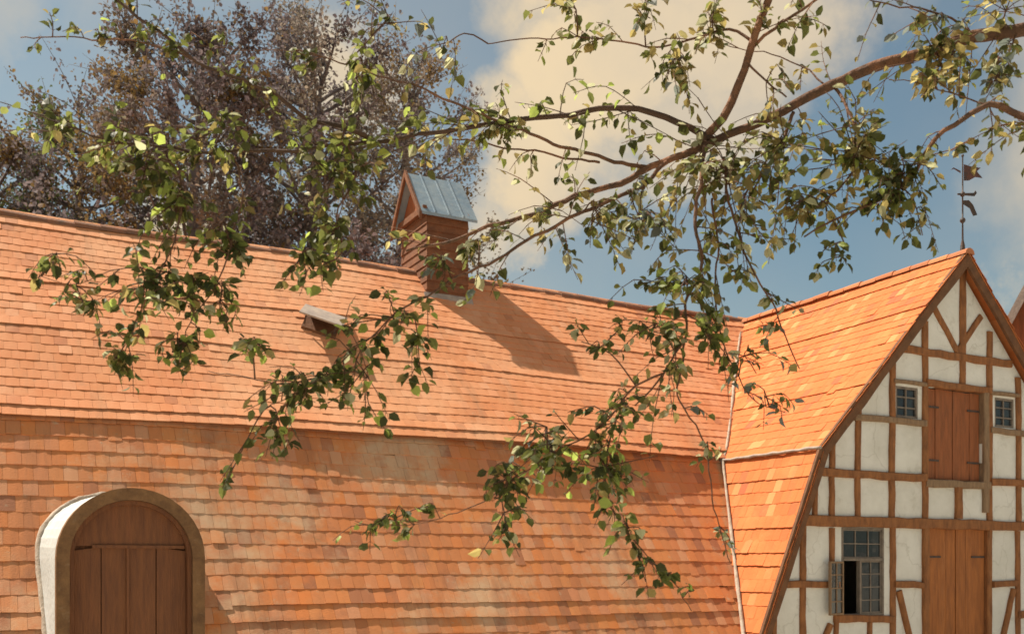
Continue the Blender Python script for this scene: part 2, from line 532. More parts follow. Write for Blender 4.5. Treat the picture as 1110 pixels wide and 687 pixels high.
# arched dormer
YF = 10.65
DX0, DX1 = .726, 2.098
DC, DR = (DX0 + DX1) / 2, (DX1 - DX0) / 2
ZS = 5.05
SEG = 22


def arch(r, ya, yb, flare, mbx, zlow, rs=None):
    """barrel shell: front ring at ya, rear ring at yb, legs down to zlow"""
    f, b = [], []
    pr = [(-r, zlow), (-r, (zlow + ZS) / 2)] + [(-r * math.cos(math.pi * k / SEG), r * math.sin(math.pi * k / SEG)) for k in range(SEG + 1)] + [(r, (zlow + ZS) / 2), (r, zlow)]
    for i, (x, z) in enumerate(pr):
        zz = z if i in (0, 1, len(pr) - 1, len(pr) - 2) else ZS + z
        f.append((DC + x, ya, zz)); b.append((DC + x * (1 + flare * (1.7 if x < 0 else 1)), yb, zz + (.05 if zz > ZS else 0)))
    for i in range(len(pr) - 1):
        mbx.face([f[i], b[i], b[i + 1], f[i + 1]])
    return f


mb = MB()
fr = arch(DR, YF, 13.2, .17, mb, 1.6)
mb.face([(DX0, YF + .14, 1.6), (DX1, YF + .14, 1.6), (DX1, YF + .14, 3.2), (DX0, YF + .14, 3.2)])
dormer = mb.build('dormer', M['plaster'], barn)
mb = MB()


def ring(mbx, r0, r1, ya, yb, zlow):
    pr0 = [(-r0, zlow)] + [(-r0 * math.cos(math.pi * k / SEG), None) for k in range(SEG + 1)] + [(r0, zlow)]
    def prof(r):
        return [(DC - r, zlow)] + [(DC - r * math.cos(math.pi * k / SEG), ZS + r * math.sin(math.pi * k / SEG)) for k in range(SEG + 1)] + [(DC + r, zlow)]
    A, B = prof(r0), prof(r1)
    for i in range(len(A) - 1):
        a0, a1, b0, b1 = A[i], A[i + 1], B[i], B[i + 1]
        mbx.face([(a0[0], ya, a0[1]), (a1[0], ya, a1[1]), (b1[0], ya, b1[1]), (b0[0], ya, b0[1])])
        mbx.face([(a0[0], ya, a0[1]), (a0[0], yb, a0[1]), (a1[0], yb, a1[1]), (a1[0], ya, a1[1])])
        mbx.face([(b0[0], ya, b0[1]), (b1[0], ya, b1[1]), (b1[0], yb, b1[1]), (b0[0], yb, b0[1])])


ring(mb, DR - .108, DR + .012, YF - .03, YF + .2, 3.2)
mb.build('arch_frame', M['arch'], dormer)
mb = MB()
ring(mb, DR - .150, DR - .110, YF + .035, YF + .2, 3.2)
mb.build('inner_arch', M['door_dark'], dormer)
mb = MB()
IR = DR - .15
YD = YF + .11


def archz(x, r):
    return ZS + math.sqrt(max(0, r * r - (x - DC) ** 2))


# boarded leaves, one board after the other, and the lunette above the rail
ZT = 5.16
cuts = [DC - IR, DC - .28, DC - .03, DC + .24, DC + IR]
for a, b in zip(cuts[:-1], cuts[1:]):
    a += .005; b -= .005
    yo = YD + rnd.uniform(0, .012)
    zt = lambda x: min(ZT, archz(x, IR))
    mb.face([(a, yo, 3.2), (b, yo, 3.2), (b, yo, zt(b)), (a, yo, zt(a))])
    mb.face([(a, yo, 3.2), (a, yo, zt(a)), (a, yo + .05, zt(a)), (a, yo + .05, 3.2)])
    mb.face([(b, yo, zt(b)), (b, yo, 3.2), (b, yo + .05, 3.2), (b, yo + .05, zt(b))])
mb.face([(DC - IR, YD + .045, 3.2), (DC + IR, YD + .045, 3.2), (DC + IR, YD + .045, ZT), (DC - IR, YD + .045, ZT)])
lz = [(DC - IR * math.cos(math.pi * k / SEG), ZS + IR * math.sin(math.pi * k / SEG)) for k in range(SEG + 1)]
mb.face([(x, YD - .006, max(z, ZT + .012)) for x, z in lz])
mb.face([(x, YD + .05, z) for x, z in lz])
mb.build('door', M['door_dark'], dormer)
mb = MB()
mb.box((DC - IR + .17, YD - .03, ZT - .012), (DC + IR - .02, YD + .02, ZT + .022))
mb.box((DC - .045, YD - .016, 3.2), (DC - .018, YD + .02, ZT - .012))
mb.build('door_rail', M['door_dark'], dormer, bevel=.004)
# mortar fillet where dormer and tiles meet
mb = MB()
fil = []
for sgn in (-1, 1):
    pts = []
    for k in range(13):
        z = 3.3 + (ZS - 3.3) * k / 12
        y = y_low(z)
        fl = 1 + (.289 if sgn < 0 else .17) * (y - YF) / (13.2 - YF)
        pts.append(Vector((DC + sgn * DR * fl, y - .05, z)))
    fil.append(pts)
top = []
for k in range(1, SEG):
    an = math.pi * k / SEG
    z = ZS + DR * math.sin(an)
    y = y_low(z)
    fl = 1 + (.289 if an < math.pi / 2 else .17) * (y - YF) / (13.2 - YF)
    top.append(Vector((DC - DR * fl * math.cos(an), y - .05, z + .04)))
pl = fil[0] + top + fil[1][::-1]
mb.tube(pl, [.035 * rnd.uniform(.8, 1.3) for _ in pl], 6, .2)
mb.build('mortar_fillet', M['mortar'], dormer, smooth=True)

# ridge turret
TX0, TX1, TY0, TY1, TZ = 6.77, 7.50, 15.66, 16.78, 10.95
mb = MB()
mb.box((TX0, TY0, 9.0), (TX1, TY1, TZ))
turret = mb.build('ridge_turret', M['slats'], barn)
mb = MB()      # lapped boards
zz = 9.1
while zz < TZ - .05:
    h = rnd.uniform(.12, .15)
    z1 = min(zz + h, TZ)
    o_ = rnd.uniform(.022, .03)
    for (a, b) in (((TX0, TY0), (TX1, TY0)), ((TX0, TY1), (TX0, TY0)), ((TX1, TY0), (TX1, TY1))):
        A_, B_ = Vector((*a, 0)), Vector((*b, 0))
        n_ = (B_ - A_).normalized().cross(Vector((0, 0, 1)))
        e = (B_ - A_).normalized() * .02
        mb.block([A_ - e + Vector((0, 0, zz)), B_ + e + Vector((0, 0, zz)), B_ + e + n_ * o_ + Vector((0, 0, zz)), A_ - e + n_ * o_ + Vector((0, 0, zz)),
                  A_ - e + Vector((0, 0, z1)), B_ + e + Vector((0, 0, z1)), B_ + e + n_ * .008 + Vector((0, 0, z1)), A_ - e + n_ * .008 + Vector((0, 0, z1))])
    zz += h
mb.build('lapped_boards', M['slats'], turret)
mb = MB()
for k in range(6):
    xa, xb = TX0 - .08 + k * (TX1 - TX0 + .16) / 6, TX0 - .08 + (k + 1) * (TX1 - TX0 + .16) / 6 + .004
    ya, yb = TY0 - .16 - rnd.uniform(0, .02), TY0 - .028
    mb.block([(xa, ya, z_main(ya) + .03), (xb, ya, z_main(ya) + .03), (xb, yb, z_main(yb) + .05), (xa, yb, z_main(yb) + .05),
              (xa, ya, z_main(ya) + .05), (xb, ya, z_main(ya) + .05), (xb, yb, z_main(yb) + .16), (xa, yb, z_main(yb) + .16)])
mb.build('apron_flashing', M['lead'], turret)
TYM, TZP = (TY0 + TY1) / 2, 11.68
mb = MB()
mb.face([(TX0 - .02, TY0 - .05, TZ), (TX0 - .02, TY1 + .05, TZ), (TX0 - .02, TYM, TZP - .05)])
mb.build('pediment', M['door_red'], turret)
mb = MB()
mb.face([(TX1 + .02, TY0 - .05, TZ), (TX1 + .02, TYM, TZP - .05), (TX1 + .02, TY1 + .05, TZ)])
mb.build('pediment', M['door_red'], turret)
mb = MB()
dyo = .09
sl = (TZP - TZ) / (TYM - TY0)
for sg in (-1, 1):
    e0 = Vector((TX0 - .16, TYM + sg * (TYM - TY0 + dyo), TZ - sl * dyo))
    e1 = Vector((TX1 + .16, e0.y, e0.z))
    r0 = Vector((TX0 - .16, TYM, TZP)); r1 = Vector((TX1 + .16, TYM, TZP))
    u = Vector((0, 0, .05))
    mb.block([e0, e1, r1, r0, e0 + u, e1 + u, r1 + u, r0 + u])
    for i in range(1, 4):     # standing seams
        x = TX0 - .16 + i * (TX1 - TX0 + .32) / 4
        a, b = Vector((x, e0.y, e0.z + .05)), Vector((x, TYM, TZP + .05))
        w = Vector((.012, 0, 0)); h = Vector((0, 0, .025))
        mb.block([a - w, a + w, b + w, b - w, a - w + h, a + w + h, b + w + h, b - w + h])
mb.build('turret_roof', M['zinc'], turret)
mb = MB()
for sg in (-1, 1):
    e0 = Vector((TX0 - .20, TYM + sg * (TYM - TY0 + dyo + .02), TZ - sl * dyo - .10))
    r0 = Vector((TX0 - .20, TYM, TZP - .03))
    u = Vector((0, 0, .13)); w = Vector((.05, 0, 0))
    mb.block([e0, e0 + w, r0 + w, r0, e0 + u, e0 + u + w, r0 + u + w, r0 + u])
mb.box((TX0 - .10, TY0 - .04, TZ - .05), (TX0 - .03, TY1 + .04, TZ + .06))
mb.build('pediment_moulding', M['slats'], turret, bevel=.008)

# tilted roof hatch on the upper slope
hp = Vector((4.62, 14.72, z_main(14.72) + .06))
mb = MB()
au = Vector((1, 0, 0)); av = Vector((0, YR - D, ZR - ZB)).normalized(); an_ = Vector((0, -av.z, av.y))
ca, sa = math.cos(R(-24)), math.sin(R(-24))
au, av = (au * ca + av * sa) * .86, (av * ca - au * sa) * .86


def HP(s, v, h):
    return hp + au * s + av * v + an_ * h


mb.block([HP(-.3, -.3, -.05), HP(.3, -.3, -.05), HP(.3, .3, -.05), HP(-.3, .3, -.05), HP(-.3, -.3, .08), HP(.3, -.3, .08), HP(.3, .3, .08), HP(-.3, .3, .08)])
hatch = mb.build('roof_hatch', M['barge'], barn)
mb = MB()
mb.block([HP(-.38, -.40, .32), HP(.38, -.40, .32), HP(.38, .36, .10), HP(-.38, .36, .10), HP(-.38, -.40, .35), HP(.38, -.40, .35), HP(.38, .36, .13), HP(-.38, .36, .13)])
mb.build('hatch_lid', M['lead'], hatch, bevel=.006)
for s in (-.28, .25):
    mb = MB()
    mb.block([HP(s, -.29, .12), HP(s + .03, -.29, .12), HP(s + .03, -.26, .12), HP(s, -.26, .12), HP(s, -.29, .295), HP(s + .03, -.29, .295), HP(s + .03, -.26, .285), HP(s, -.26, .285)])
    mb.build('hatch_stay', M['iron'], hatch)

# ------------------------------------------------------------------ the half-timbered wing
house = thing('half_timbered_house', 'half-timbered gable house with brown beams, pale infill, two boarded hatches and a bright orange roof', 'house', (XR, 15, 0))
GV = G - .22                     # verge
YBK = 24.0
keep_wing = lambda p: p.y > YR + .3 or p.y < D - 3 or p.z > (z_main(p.y) - .30)
for nm, side in (('west', -1), ('east', 1)):
    xk, xe = XR + side * (XR - XB), XR + side * (XR - XE)
    kp = keep_wing if side < 0 else None
    kp2 = (lambda p: p.y < D + .4 and (p.y < YE - .2 or p.z > z_main(p.y) - .3)) if side < 0 else None
    p0 = (lambda x, z: Vector((x, GV if side > 0 else YBK, z)))
    al = Vector((0, 1, 0)) if side > 0 else Vector((0, -1, 0))
    mb = MB()
    slope(mb, p0(xk, ZWB + .02), al, Vector((XR - xk, 0, ZWR - ZWB)), YBK - GV, math.hypot(XR - XB, ZWR - ZWB) - .01, kp, ph=1.1 + side, amp=.03, expo=.20)
    mb.build('upper_roof', M['tile_wing'], house)
    mb = MB()
    slope(mb, p0(xe, ZWE), al, Vector((xk - xe, 0, ZWB - ZWE)), YBK - GV, math.hypot(XB - XE, ZWB - ZWE) - .01, kp2, ph=3 + side, amp=.03, expo=.21)
    mb.build('lower_roof', M['tile_wing'], house)
mb = MB()
ridge_caps(mb, Vector((XR, GV - .02, ZWR - .02)), Vector((XR, YBK, ZWR - .02)), .10)
mb.build('ridge_tiles', material('ridge_clay_bright', (.4, .2, .1), .85, island=[(.5, .17, .06), (.40, .15, .07), (.58, .22, .09)], bump=.6), house)
# pale flashing along the knee
mb = MB()
pts = [Vector((XB - .04 + .004 * math.sin(k * 1.7), D - .1 - (D - GV - .1) * k / 16, ZWB + .03 + .006 * math.sin(k * 2.3))) for k in range(17)]
mb.tube(pts, [.026 * rnd.uniform(.85, 1.15) for _ in pts], 6, .12)
mb.build('knee_flashing', M['lead'], house, smooth=True)


# gable wall with true openings
def rect(px0, py0, px1, py1):
    a, b = onY(px0, py0, G), onY(px1, py1, G)
    c, d = onY(px0, py1, G), onY(px1, py0, G)
    return (a.x + c.x) / 2, (c.y + b.y) / 2, (d.x + b.x) / 2, (a.y + d.y) / 2     # x0, z0, x1, z1


WIN = rect(912, 571, 958, 667)
SW1 = rect(971, 419, 995, 453)
SW2 = (2 * XR - SW1[2], SW1[1], 2 * XR - SW1[0], SW1[3])
HAT = rect(1007, 423, 1074, 521)
XPO = onY(1002, 450, G).x
HAT = (XPO + .05, HAT[1], 2 * XR - XPO - .17, HAT[3])
DOR = rect(1003, 576, 1079, 690)
DOR = (XPO + .055, 3.35, 2 * XR - XPO - .055, onY(960, 566, G).y - .05)
openings = [WIN, SW1, SW2, HAT, DOR]
outer = [(XR, ZWR - .14), (XB + .12, ZWB - .06), (XE + .28, ZWE), (XE + .28, 0), (2 * XR - XE - .28, 0), (2 * XR - XE - .28, ZWE), (2 * XR - XB - .12, ZWB - .06)]
verts = [Vector(p) for p in outer]
edges = [(i, (i + 1) % len(outer)) for i in range(len(outer))]
for (x0, z0, x1, z1) in openings:
    k = len(verts)
    verts += [Vector(p) for p in ((x0, z0), (x1, z0), (x1, z1), (x0, z1))]
    edges += [(k, k + 1), (k + 1, k + 2), (k + 2, k + 3), (k + 3, k)]
res = delaunay_2d_cdt(verts, edges, [], 1, 1e-5)
mb = MB()
vv = res[0]
for f in res[2]:
    c = sum((vv[i] for i in f), Vector((0, 0))) / len(f)
    if any(x0 < c.x < x1 and z0 < c.y < z1 for (x0, z0, x1, z1) in openings):
        continue
    mb.face([(vv[i].x, G, vv[i].y) for i in f])
for (x0, z0, x1, z1) in openings:
    q = [(x0, z0), (x1, z0), (x1, z1), (x0, z1)]
    for i in range(4):
        a, b = q[i], q[(i + 1) % 4]
        mb.face([(a[0], G, a[1]), (b[0], G, b[1]), (b[0], G + .22, b[1]), (a[0], G + .22, a[1])])
mb.build('gable_wall', M['infill'], house)
mb = MB()
mb.face([(x, YBK, z) for x, z in outer])
mb.box((XE + .26, G + .01, 0), (XE + .5, YBK, ZWE + .3))
mb.box((2 * XR - XE - .5, G + .01, 0), (2 * XR - XE - .26, YBK, ZWE + .3))
mb.build('side_wall', M['infill'], house)
mb = MB()   # loft floors keep the inside dark
for z in (3.2, 5.75):
    w = .6 if z < 4 else 1.4
    mb.box((XE + w, G + .24, z), (2 * XR - XE - w, YBK - .1, z + .1))
mb.build('loft_floor', M['barge'], house)

tim_n = [0]


def timber(name, p, q, w, mat='timber', px=True, proud=.03):
    """a hand-hewn member in the gable plane, slightly bowed and uneven"""
    a = onY(*p, G) if px else Vector(p)
    b = onY(*q, G) if px else Vector(q)
    tim_n[0] += 1
    w *= .98
    y0 = G - proud - .0011 * tim_n[0] % .03 - (.012 if name == 'beam' else 0)
    y1 = G + .06
    d = (b - a).normalized()
    n = Vector((-d.y, d.x))
    K = max(3, int((b - a).length / .22))
    bow = rnd.uniform(-.012, .012)
    sec = []
    for k in range(K + 1):
        t = k / K
        c = a.lerp(b, t) + n * (bow * math.sin(math.pi * t) + rnd.uniform(-.006, .006))
        hw0, hw1 = w / 2 * rnd.uniform(.88, 1.1), w / 2 * rnd.uniform(.88, 1.1)
        l, r = c - n * hw0, c + n * hw1
        e = .014
        sec.append([(l.x, y1, l.y), (l.x, y0 + e, l.y), (l.x + n.x * e, y0, l.y + n.y * e), (r.x - n.x * e, y0, r.y - n.y * e), (r.x, y0 + e, r.y), (r.x, y1, r.y)])
    mbx = MB()
    for s in sec:
        mbx.v += s
    for k in range(K):
        for s in range(5):
            i = k * 6 + s
            mbx.f.append((i, i + 1, i + 7, i + 6)); mbx.c.append(None)
    mbx.f.append(tuple(range(6))); mbx.c.append(None)
    mbx.f.append(tuple(range(K * 6, K * 6 + 6))[::-1]); mbx.c.append(None)
    return mbx.build(name, M[mat], house)


def xz(px, py):
    return onY(px, py, G)


def both(name, p, q, w, mat='timber'):
    """a member and its mirror image right of the king post"""
    a, b = xz(*p), xz(*q)
    timber(name, a, b, w, mat, False)
    timber(name, (2 * XR - a.x, a.y), (2 * XR - b.x, b.y), w, mat, False)


PW = .125
timber('king_post', (1043, 292), (1043, 421), .15)
both('brace', (1012, 334), (1039, 384), .11)
zc_ = 2 * [xz(1043, 387).y]
timber('beam', (XR - 1.32, zc_[0]), (XR + 1.32, zc_[0]), .125, px=False)
xp = xz(1002, 450).x
both('post', (1002, 348), (1002, 568), .13)
both('post', (967, 391), (966, 568), .125)
both('post', (930, 440), (929, 568), .11)
both('post', (902, 470), (901, 568), .10)
both('post', (883, 514), (882, 568), .09)
zb1 = xz(967, 456).y
timber('beam', (xz(930, 453).x - .1, zb1), (xp, zb1), .10, 'timber_pale', False)
timber('beam', (2 * XR - xp, zb1), (2 * XR - xz(930, 453).x + .1, zb1), .10, 'timber_pale', False)
zb0 = xz(985, 415).y
timber('beam', (xz(967, 415).x, zb0), (xp, zb0), .06, 'timber_pale', False)
timber('beam', (2 * XR - xp, zb0), (2 * XR - xz(967, 415).x, zb0), .06, 'timber_pale', False)
zb2 = xz(950, 515).y
timber('beam', (xz(879, 512).x, zb2), (xp, zb2), .125, px=False)
timber('beam', (2 * XR - xp, zb2), (2 * XR - xz(879, 512).x, zb2), .125, px=False)
timber('sill_beam', (xp, HAT[1] - .06), (2 * XR - xp, HAT[1] - .06), .13, 'timber_pale', False)
timber('beam', (xp, HAT[3] + .05), (2 * XR - xp, HAT[3] + .05), .11, px=False)
zb3 = xz(960, 566).y
timber('beam', (xz(865, 562).x, zb3), (2 * XR - xz(865, 562).x, zb3), .165, px=False)
both('post', (1039, 528), (1039, 562), .10)
timber('post', (2 * XR - xp - .115, HAT[1] - .5), (2 * XR - xp - .115, HAT[3] + .05), .135, 'timber_pale', False)
zgr = 0.0
for px_, w in ((1002, .13), (967, .125), (870, .12), (838, .11)):
    ytop = {1002: 572, 967: 572, 870: 568, 838: 648}[px_]
    a = xz(px_, ytop)
    bx = a.x
    timber('post', a, (bx, zgr), w, px=False)
    timber('post', (2 * XR - a.x, a.y), (2 * XR - bx, zgr), w, px=False)
both('post', (901, 572), (901, 634), .10)
both('post', (906, 674), (905, 760), .09)
both('post', (942, 674), (942, 760), .09)
both('beam', (839, 633), (908, 633), .105)
both('beam', (968, 633), (999, 634), .11)
both('sill_beam', (903, 670), (968, 671), .12)
both('brace', (973, 640), (994, 730), .105)
both('brace', (899, 676), (872, 745), .10)
for z in (3.15, .25):
    timber('beam', (XE + .3, z), (2 * XR - XE - .3, z), .18, px=False)

# bargeboards
for side in (-1, 1):
    for (xa, za, xb, zb) in ((XR, ZWR, XB, ZWB), (XB, ZWB, XE, ZWE)):
        A_ = Vector((XR + side * (XR - xa), za)); B_ = Vector((XR + side * (XR - xb), zb))
        d = (B_ - A_).normalized()
        n = Vector((d.y, -d.x)) if side > 0 else Vector((-d.y, d.x))
        if n.y > 0:
            n = -n
        mb = MB()
        K = 8
        prevq = None
        yo = GV + .012 + (.004 if side > 0 else 0) + (.002 if xa == XR else 0)
        for k in range(K + 1):
            c = A_.lerp(B_, k / K) + n * -.045
            w = .185 * rnd.uniform(.93, 1.06)
            q = [(c.x, yo, c.y), (c.x + n.x * w, yo, c.y + n.y * w), (c.x + n.x * w, yo + .05, c.y + n.y * w), (c.x, yo + .05, c.y)]
            if prevq:
                mb.block(prevq + q)
            prevq = q
        mb.build('bargeboard', M['barge'], house)


# windows, hatch and door
def bars(mbx, x0, z0, x1, z1, y0, y1, w, nx, nz_, mw):
    mbx.box((x0, y0, z0), (x0 + w, y1, z1)); mbx.box((x1 - w, y0, z0), (x1, y1, z1))
    mbx.box((x0 + w, y0 + .002, z0), (x1 - w, y1, z0 + w)); mbx.box((x0 + w, y0 + .002, z1 - w), (x1 - w, y1, z1))
    for i in range(1, nx):
        x = x0 + (x1 - x0) * i / nx
        mbx.box((x - mw / 2, y0 + .006, z0 + w), (x + mw / 2, y1 - .004, z1 - w))
    for j in range(1, nz_):
        z = z0 + (z1 - z0) * j / nz_
        mbx.box((x0 + w, y0 + .009, z - mw / 2), (x1 - w, y1 - .006, z + mw / 2))


def sheet(mbx, x0, z0, x1, z1, y):
    mbx.face([(x0, y, z0), (x1, y, z0), (x1, y, z1), (x0, y, z1)])


for (x0, z0, x1, z1) in (SW1, SW2):
    mb = MB(); bars(mb, x0, z0, x1, z1, G + .01, G + .06, .04, 2, 3, .022)
    w = mb.build('window', M['frame'], house)
    mb = MB(); sheet(mb, x0, z0, x1, z1, G + .04)
    mb.build('pane', M['glass'], w)
x0, z0, x1, z1 = WIN
zt = xz(930, 606).y
xm = x0 + (x1 - x0) * .44
mb = MB()
bars(mb, x0, z0, x1, z1, G - .005, G + .07, .035, 1, 1, .03)
mb.box((x0 + .035, G - .01, zt - .02), (x1 - .035, G + .06, zt + .02))
mb.box((xm - .018, G - .008, z0 + .035), (xm + .018, G + .06, zt - .02))
bars(mb, x0 + .037, zt + .022, x1 - .037, z1 - .037, G + .012, G + .05, .02, 3, 2, .016)
bars(mb, xm + .02, z0 + .037, x1 - .037, zt - .022, G + .012, G + .05, .022, 2, 4, .016)
w = mb.build('window', M['frame'], house)
mb = MB()
sheet(mb, x0 + .03, zt, x1 - .03, z1 - .03, G + .034)
sheet(mb, xm, z0 + .03, x1 - .03, zt, G + .034)
mb.build('pane', M['glass'], w)
mb = MB()
LW, LH = xm - x0 - .03, zt - z0 - .06
bars(mb, 0, 0, LW, LH, -.018, .018, .028, 2, 4, .016)
ang = R(-167)
mt = Matrix.Translation(Vector((x0 - .005, G - .035, z0 + .03))) @ Matrix.Rotation(ang, 4, 'Z')
mb.v = [tuple(mt @ Vector(v)) for v in mb.v]
mb.build('open_casement', M['timber_pale'], w)
mb = MB(); mb.face([mt @ Vector(p) for p in ((.02, 0, .02), (LW - .02, 0, .02), (LW - .02, 0, LH - .02), (.02, 0, LH - .02))])
mb.build('casement_pane', M['glass'], w)


def boarded(name, x0, z0, x1, z1, mat, yb, n=3):
    xm_ = (x0 + x1) / 2
    for (a, b) in ((x0 + .015, xm_ - .006), (xm_ + .006, x1 - .015)):
        mb = MB()
        wds = [rnd.uniform(.8, 1.2) for _ in range(n)]
        s = sum(wds); c = a
        for wd in wds:
            e = c + (b - a) * wd / s
            yo = yb + rnd.uniform(0, .01)
            mb.box((c + .003, yo, z0 + .015), (e - .003, yb + .045, z1 - .015 - rnd.uniform(0, .01)))
            c = e
        leaf = mb.build(name, M[mat], house)
        for zz in (z0 + (z1 - z0) * .2, z0 + (z1 - z0) * .78):
            mb = MB()
            if a < xm_ - .2:
                mb.box((a + .01, yb - .012, zz), (a + (b - a) * .48, yb - .001, zz + .03))
            else:
                mb.box((b - (b - a) * .48, yb - .012, zz), (b - .01, yb - .001, zz + .03))
            mb.build('hinge', M['iron'], leaf)


boarded('hatch_door', *HAT, 'door_red', G + .04)
boarded('loft_door', *DOR, 'door_orange', G + .03)

# weather vane
vx, vy, vz = XR, GV + .12, ZWR - .05
vane_h = 1.62
mb = MB()
V = Vector((vx, vy, vz))
vane_root = thing('weather_vane', 'dark iron weather vane with a small forked banner on the peak of the half-timbered gable', 'weather vane', (vx, vy, vz))
bpy.context.view_layer.update()


def lathe(mbx, prof):
    S = 10
    k = len(mbx.v)
    for (r, z) in prof:
        for s in range(S):
            mbx.v.append((vx + r * math.cos(2 * math.pi * s / S), vy + r * math.sin(2 * math.pi * s / S), vz + z))
    for i in range(len(prof) - 1):
        for s in range(S):
            a = k + i * S + s; b = k + i * S + (s + 1) % S
            mbx.f.append((a, b, b + S, a + S)); mbx.c.append(None)


def ballp(z, r):
    return [(max(.012, r * math.sin(math.pi * t / 6)), z - r * math.cos(math.pi * t / 6)) for t in range(7)]


lathe(mb, [(.05, 0), (.035, .2), (.016, .28)] + ballp(.60, .045) + [(.013, .75)] + ballp(1.02, .042) + [(.011, 1.2), (.010, 1.58)] + ballp(1.64, .022))
vane = vane_root
mb.build('pole', M['iron'], vane, smooth=True)


def plate(mbx, poly, th=.012):
    """flat iron cut-out, dz/dx from the pole, turned a little in the wind"""
    a = R(-20)
    n = Vector((-math.sin(a), math.cos(a), 0))
    poly = [(x * .74, z) for x, z in poly]
    P = [Vector((vx + math.cos(a) * x, vy + math.sin(a) * x, vz + z)) for x, z in poly]
    mbx.face([p + n * th / 2 for p in P]); mbx.face([p - n * th / 2 for p in P][::-1])
    for i in range(len(P)):
        p, q = P[i], P[(i + 1) % len(P)]
        mbx.face([p + n * th / 2, p - n * th / 2, q - n * th / 2, q + n * th / 2])


mb = MB()
plate(mb, [(.03, 1.50), (.22, 1.47), (.42, 1.46), (.33, 1.40), (.46, 1.30), (.30, 1.31), (.16, 1.25), (.03, 1.24)])
plate(mb, [(-.05, 1.36), (-.20, 1.42), (-.28, 1.40), (-.22, 1.44), (-.05, 1.39)])
mb.build('banner', material('rusty_iron', (.13, .05, .035), .7, var=(.05, .04, .04), scale=6), vane)
mb = MB()
plate(mb, [(-.12, 1.03), (.26, 1.05), (.30, 1.09), (.33, 1.05), (.28, 1.00), (-.12, 1.005)])
plate(mb, [(.02, .92), (.14, .93), (.24, .86), (.34, .70), (.25, .68), (.17, .80), (.02, .86)])
mb.build('scroll_arm', M['iron'], vane)

# ------------------------------------------------------------------ the neighbour beyond the wing
nb = thing('neighbour_house', 'dark red-brown gable and grey verge of a house peeping out at the right edge', 'house', (23, 17, 0))
nbo = at(1128, 282, 21.0)                 # apex of the gable; the house points straight away from here
rise, half, he, dep_ = 2.0, 2.9, nbo.z - 5.8, 9.0
bpy.context.view_layer.update()
nb.location = (nbo.x, nbo.y, 0)
yaw = math.atan2(nbo.x, nbo.y)


def NB(x, y, z):
    return Vector((nbo.x, nbo.y, 0)) + Matrix.Rotation(-yaw, 3, 'Z') @ Vector((x, y, z))


mb = MB()
for y in (0, dep_):
    mb.face([NB(0, y, nbo.z - .1), NB(-half + .1, y, he), NB(-half + .1, y, 0), NB(half - .1, y, 0), NB(half - .1, y, he)])
for x in (-half + .1, half - .1):
    mb.face([NB(x, 0, 0), NB(x, dep_, 0), NB(x, dep_, he), NB(x, 0, he)])
mb.build('wall', M['door_red'], nb)
for side in (-1, 1):
    mb = MB()
    a_, b_ = NB(side * half, -.15 if side > 0 else dep_, he), NB(side * half, dep_ if side > 0 else -.15, he)
    t_ = NB(0, -.15 if side > 0 else dep_, nbo.z)
    slope(mb, a_, b_ - a_, t_ - a_, (b_ - a_).length, (t_ - a_).length, None, ph=side)
    mb.build('roof', M['tile_wing'], nb)
    mb = MB()
    A_, B_ = NB(0, -.2, nbo.z + .10), NB(side * half, -.2, he + .10)
    u = Vector((0, 0, -.34)); w = NB(0, .06, 0) - NB(0, 0, 0)
    mb.block([A_, B_, B_ + w, A_ + w, A_ + u, B_ + u, B_ + u + w, A_ + u + w])
    mb.build('verge_board', M['lead'], nb)

# ------------------------------------------------------------------ foliage helpers
def leaf(mbx, p, direc, nrm, ln, wd, col, fold=.25):
    d = direc.normalized()
    s = d.cross(nrm)
    if s.length < .05:
        s = d.cross(Vector((.3, .5, .8)))
    s.normalize()
    n = s.cross(d)
    i = len(mbx.v)
    pts = [p, p + d * ln * .28 + s * wd * .46 + n * wd * fold, p + d * ln * .66 + s * wd * .40 + n * wd * fold * .8, p + d * ln - n * ln * .14,
           p + d * ln * .66 - s * wd * .40 + n * wd * fold * .8, p + d * ln * .28 - s * wd * .46 + n * wd * fold, p + d * ln * .3, p + d * ln * .67 - n * ln * .04]
    mbx.v += [tuple(q) for q in pts]
    for q in ((0, 1, 6), (1, 2, 7, 6), (2, 3, 7), (0, 6, 5), (6, 7, 4, 5), (7, 3, 4)):
        mbx.f.append(tuple(i + k for k in q)); mbx.c.append(col)


def catmull(pts, rads, step):
    P, Q = [], []
    n = len(pts)
    for i in range(n - 1):
        p0, p1, p2, p3 = pts[max(i - 1, 0)], pts[i], pts[i + 1], pts[min(i + 2, n - 1)]
        k = max(2, int((p2 - p1).length / step))
        for j in range(k):
            t = j / k
            P.append(.5 * ((2 * p1) + (p2 - p0) * t + (2 * p0 - 5 * p1 + 4 * p2 - p3) * t * t + (3 * p1 - p0 - 3 * p2 + p3) * t ** 3))
            Q.append(rads[i] * (1 - t) + rads[i + 1] * t)
    P.append(pts[-1]); Q.append(rads[-1])
    return P, Q


